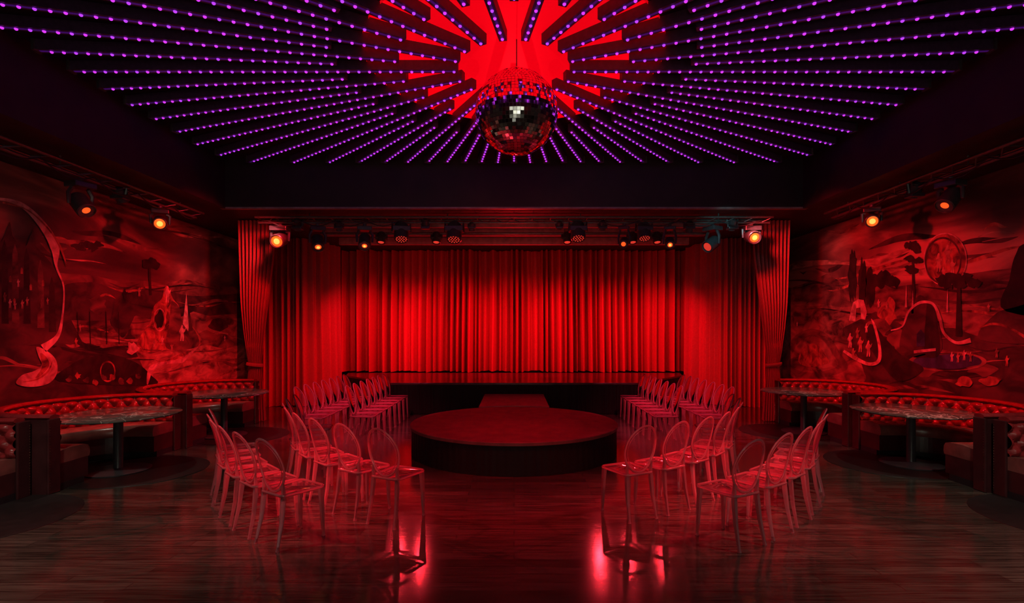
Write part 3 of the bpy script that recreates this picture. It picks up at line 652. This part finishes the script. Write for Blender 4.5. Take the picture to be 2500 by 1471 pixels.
def fixture(px,py,plane,aim,sz,lens,label,cells=False,kind='moving_head_light',lr=1.0,core=None):
    d=Vector(aim).normalized()
    if plane[0]=='y': Y=plane[1]+d.y*.17*sz; X=(px-VX)/F*Y
    else: X=plane[1]+d.x*.17*sz; Y=abs(X)*F/abs(px-VX)
    Z=HC+(VY-py)*Y/F; lp=Vector((X,Y,Z))
    hc=lp-d*.17*sz; rt=empty(kind,hc); tag(rt,label,'stage light','stage lights on the trusses')
    Q=d.to_track_quat('Z','Y').to_matrix()
    MB().lathe([(.05*sz,-.15*sz),(.095*sz,-.12*sz),(.095*sz,-.09*sz),(.115*sz,-.085*sz),(.115*sz,0),(.12*sz,.12*sz),(.118*sz,.17*sz),(.105*sz,.18*sz),(.10*sz,.15*sz)],28,M=Q).build('head',M_fix,rt,smooth=35)
    if lr<1: MB().lathe([(.103*sz,.155*sz),(.10*sz*lr,.157*sz),(.09*sz*lr,.145*sz)],28,M=Q).build('front_ring',M_metal,rt,smooth=40)
    h=MB().lathe([(.001,.166*sz),(.06*sz*lr,.164*sz),(.101*sz*lr,.156*sz)],28,M=Q).build('lens',M_glasslens if cells else lens,rt,smooth=60)
    if core: MB().lathe([(.001,.17*sz),(.055*sz*lr,.166*sz)],20,M=Q).build('lens_core',core,h,smooth=60)
    if cells:
        c_=MB()
        for rr,nn in ((0,1),(.042,6),(.08,12)):
            for k in range(nn):
                a=2*PI*k/nn; v=Q@Vector((rr*sz*math.cos(a),rr*sz*math.sin(a),.168*sz)); c_.lathe([(.001,.006),(.013*sz,.0)],8,o=v,M=Q)
        c_.build('lens_cells',lens,h)
    yaw=math.atan2(d.y,d.x); side=Vector((-math.sin(yaw),math.cos(yaw),0))
    top=3.90-hc.z; bh=.08*sz
    for s_ in (-1,1):
        m=MB(); m.tube([side*s_*.145*sz+Vector((0,0,-.03)),side*s_*.15*sz+Vector((0,0,.12*sz)),side*s_*.10*sz+Vector((0,0,top-bh-.01))],[.02*sz,.028*sz,.03*sz],6); m.build('yoke_arm',M_fix,rt,smooth=50)
    Mz=Matrix.Rotation(yaw,3,'Z')
    MB().obox((0,0,top-bh/2-.01),(.24*sz,.28*sz,bh),Mz).build('base',M_fix,rt,bev=.012)
    MB().tube([(0,0,top-.02),(0,0,3.948-hc.z)],.035,8).build('clamp',M_metal,rt)
    return lp
RYT=('y',10.35); CO=M_ambercore
fl=[(675,589,(.05,-1,-.35),1.15,M_amber,'stage light with bright amber lens, leftmost on the stage truss',False,.9,CO),
(777,604,(.35,-.7,-.9),1.0,M_amber_s,'stage light with small orange lens, second from left on the stage truss',False,.6,CO),
(890,601,(.2,-.8,-.9),1.0,M_amber_s,'stage light tilted down, third from left on the stage truss',False,.5,CO),
(980,584,(.1,-.45,-1),1.2,M_redlens,'wash light with red lens cells, fourth from left on the stage truss',True,1,None),
(1108,585,(.0,-.45,-1),1.25,M_redlens,'wash light with red lens cells, fifth from left on the stage truss',True,1,None),
(1412,582,(.0,-.45,-1),1.2,M_redlens,'wash light with red lens cells, just right of the stage centre',True,1,None),
(1522,596,(-.3,-.9,-.5),.75,M_amber_s,'small stage light with orange-red lens beside the right wash lights',False,.6,None),
(1574,582,(.0,-.4,-1),1.1,M_redlens,'wash light with red lens cells, right of the small orange-red light',True,1,None),
(1636,598,(-.2,-.9,-.6),.8,M_amber_s,'stage light with small orange lens, third from the right on the stage truss',False,.6,CO),
(1726,603,(-.9,-.5,-.6),1.05,M_redlens,'stage light turned sideways, second from the right on the stage truss',False,.8,None),
(1843,580,(-.05,-1,-.35),1.1,M_amber,'stage light with amber lens, rightmost on the stage truss',False,.8,CO)]
for a in fl: fixture(a[0],a[1],RYT,a[2],a[3],a[4],a[5],a[6],lr=a[7],core=a[8])
for px,py,sz,lb in ((1040,556,.6,'small black spotlight hanging between the two left wash lights'),(1152,562,.5,'small black spotlight just right of the fifth stage light'),(1365,558,.5,'small black spotlight hanging left of the right wash light'),
      (1470,560,.6,'small black spotlight hanging right of the wash light near centre'),(1680,566,.7,'small black spotlight hanging between the two right lights'),(1785,560,.7,'small black spotlight beside the rightmost amber light'),(730,560,.7,'small black spotlight beside the leftmost amber light'),(830,562,.6,'small black spotlight between the second and third stage lights')):
    fixture(px,py,RYT,(0,.6,-1),sz,M_glasslens,lb,False,'spotlight')
for px,lb in ((930,'dim red par light, leftmost on the pipe over the stage'),(1065,'dim red par light, second on the pipe over the stage'),(1385,'dim red par light, third on the pipe over the stage'),(1545,'dim red par light, fourth on the pipe over the stage'),(1605,'dim red par light, rightmost on the pipe over the stage')):
    fixture(px,592,('y',11.5),(0,-.35,-1),.8,M_redlens,lb,False,'par_light',lr=.8)
for px,py,X,aim,szz,ln,lb,lr in [(390,546,-5.95,(.6,-1,-.4),.9,M_amber,'stage light with bright amber lens on the left wall truss',.9),(212,515,-5.95,(.9,-.3,-.9),1.0,M_amber_s,'stage light tilted down with orange lens on the left wall truss',.5),
    (2130,540,5.95,(-.6,-1,-.4),.9,M_amber,'stage light with bright amber lens on the right wall truss',.9),(2305,503,5.95,(-.9,-.3,-.9),1.0,M_amber_s,'stage light tilted down with orange lens on the right wall truss',.5)]:
    fixture(px,py,('x',X),aim,szz,ln,lb,lr=lr,core=CO if lr>.6 else None)
for px,py,X,lb in ((300,492,-5.95,'small black spotlight between the two left wall lights'),(2225,480,5.95,'small black spotlight between the two right wall lights')): fixture(px,py,('x',X),(0,.6,-1),.7,M_glasslens,lb,False,'spotlight')
for i,(x0,x1,lb) in enumerate([(-4.7,-2.2,'black cable sagging along the left half of the stage truss'),(1.6,4.7,'black cable sagging along the right half of the stage truss')]):
    pts=[(x0+(x1-x0)*t/24,10.12,3.96-.10*abs(math.sin(PI*t/6))) for t in range(25)]
    tag(MB().tube(pts,.01,5).build('cable',M_black),lb,'cable','truss cables')
for s,lb in ((-1,'black cable looped along the left wall truss'),(1,'black cable looped along the right wall truss')):
    pts=[(s*5.76,5.6+4*t/24,3.96-.12*abs(math.sin(PI*t/5))) for t in range(25)]
    tag(MB().tube(pts,.01,5).build('cable',M_black),lb,'cable','truss cables')

# ------------------------------------------------------------ lights
def spot(loc,tgt,p,col=(1,.01,.018),ang=60,blend=.8,rad=.08):
    l=bpy.data.lights.new('spot','SPOT'); l.energy=p; l.color=col; l.spot_size=R(ang); l.spot_blend=blend; l.shadow_soft_size=rad
    o=bpy.data.objects.new('spot',l); COL.objects.link(o); o.location=loc; o.rotation_euler=(Vector(tgt)-Vector(loc)).to_track_quat('-Z','Y').to_euler(); return o
def area(loc,tgt,p,col,sx,sy):
    l=bpy.data.lights.new('area','AREA'); l.energy=p; l.color=col; l.shape='RECTANGLE'; l.size=sx; l.size_y=sy
    o=bpy.data.objects.new('area',l); COL.objects.link(o); o.location=loc; o.rotation_euler=(Vector(tgt)-Vector(loc)).to_track_quat('-Z','Y').to_euler(); return o
for x in (-3.6,-1.8,0,1.8,3.6):
    for d_ in (-2.1,2.1):
        tx=max(-4.3,min(4.3,x+d_)); spot((x,12.6,3.3),(tx,15,1.15),260 if abs(x)>3 else 330,col=(1,.01,.03),ang=82,blend=1,rad=.03)
area((0,12.7,3.6),(0,15.1,2.4),20,(1,.01,.02),8.2,.15)  # added fill for the upper curtain
CR=(1,.026,.045)
for s in (-1,1):
    spot((s*1.2,10.9,3.5),(s*5.6,13.0,.8),700,ang=52,blend=1,rad=.04)
    spot((s*3.6,10.4,3.4),(s*5.8,13.0,.3),200,ang=44,blend=1)
    spot((s*3.2,8.2,3.95),(s*5.3,10.9,1.5),180,ang=50,blend=1)
    spot((s*3.6,8.4,4.0),(s*6.9,9.6,2.2),420,ang=74,blend=1)
    spot((s*4.2,9.6,4.0),(s*6.9,11.9,2.0),270,ang=76,blend=1)
    spot((s*4.4,9.9,3.9),(s*6.9,12.0,2.6),30,col=(1,.5,.5),ang=60,blend=1)  # added pale lamp to bring out other mural tones
    spot((s*4.0,6.9,4.0),(s*6.9,7.9,1.5),130,ang=75,blend=1)
    # chairs: added lamps without fixtures: key near wall trusses, cross and top from tray
    spot((s*5.7,7.6,3.7),(s*2.2,5.8,.6),2600,col=CR,ang=27,blend=.9,rad=.04)
    spot((s*5.6,5.4,3.7),(s*2.0,5.6,.6),1100,col=CR,ang=28,blend=.9,rad=.04)
    spot((-s*1.2,8.3,4.85),(s*2.3,5.8,.65),2200,col=CR,ang=29,blend=1,rad=.04)
    spot((s*2.6,5.8,4.85),(s*2.2,5.7,.5),1000,col=CR,ang=38,blend=1,rad=.04)
    spot((s*2.15,9.9,2.4),(s*2.1,5.6,.5),70,col=CR,ang=32,blend=1,rad=.02)  # added unseen lamp in mid-air, for reflected streaks on the floor
    spot((s*.4,10.1,3.6),(s*2.9,9.6,.5),900,col=(1,.045,.10),ang=52,blend=.9,rad=.04)
    spot((s*2.8,7.9,4.85),(s*2.9,9.8,.5),1500,col=(1,.05,.12),ang=46,blend=.9,rad=.04)
    spot((s*4.3,6.6,4.0),(s*6.3,7.6,.8),560,col=(1,.015,.02),ang=48)
    spot((s*4.3,9.0,4.0),(s*6.3,10.0,.8),380,col=(1,.015,.02),ang=48)
    spot((s*4.4,3.6,4.1),(s*4.2,4.6,0),320,col=(1,.86,.7),ang=88,blend=1)
    spot((s*5.3,7.0,4.1),(s*5.3,7.05,.7),130,col=(1,.84,.68),ang=44)
    spot((s*5.2,9.4,4.1),(s*5.2,9.45,.7),90,col=(1,.84,.68),ang=40)
for x,p in ((1.6,60),(2.75,45),(-1.75,40)): spot((x,9.9,2.4),(x*.9,5.6,.3),p,col=CR,ang=30,blend=1,rad=.02)  # further unseen lamps hung in mid-air, added for the floor streaks
spot((0,5.2,4.85),(0,6.4,0),620,ang=54,blend=1)
spot((0,7.2,4.85),(0,9.0,.4),320,ang=58,blend=1)
spot((0,13.6,2.0),(0,11.6,4.15),150,ang=130,blend=1)  # added unseen uplight, stands in for bounce off the curtain
spot((0,8.8,2.6),(0,10.5,4.0),24,ang=150,blend=1)  # added unseen lamp that lifts the truss out of the dark
spot((0,.5,4.0),(0,-3.0,2.2),1500,col=(.95,1,.85),ang=90,blend=1)  # added wash on the wall behind the camera, for the ball's reflections
spot((3.6,9.3,3.9),(4.2,10.35,3.6),12,col=(.3,.95,1),ang=80)
area((0,-2.7,3.1),(0,6.3,4.0),3,(.95,1,.85),.7,.3)
w=bpy.data.worlds.new('world'); SC.world=w; w.use_nodes=True; w.node_tree.nodes['Background'].inputs[0].default_value=(.5,.1,.15,1); w.node_tree.nodes['Background'].inputs[1].default_value=.01

cam=bpy.data.cameras.new('camera'); co=bpy.data.objects.new('camera',cam); COL.objects.link(co)
co.location=(0,0,HC); co.rotation_euler=(PI/2,0,0); cam.sensor_width=36; cam.lens=36*F/2500
cam.shift_x=-(VX-1250)/2500; cam.shift_y=(VY-735.5)/2500
cam.clip_start=.05; SC.camera=co
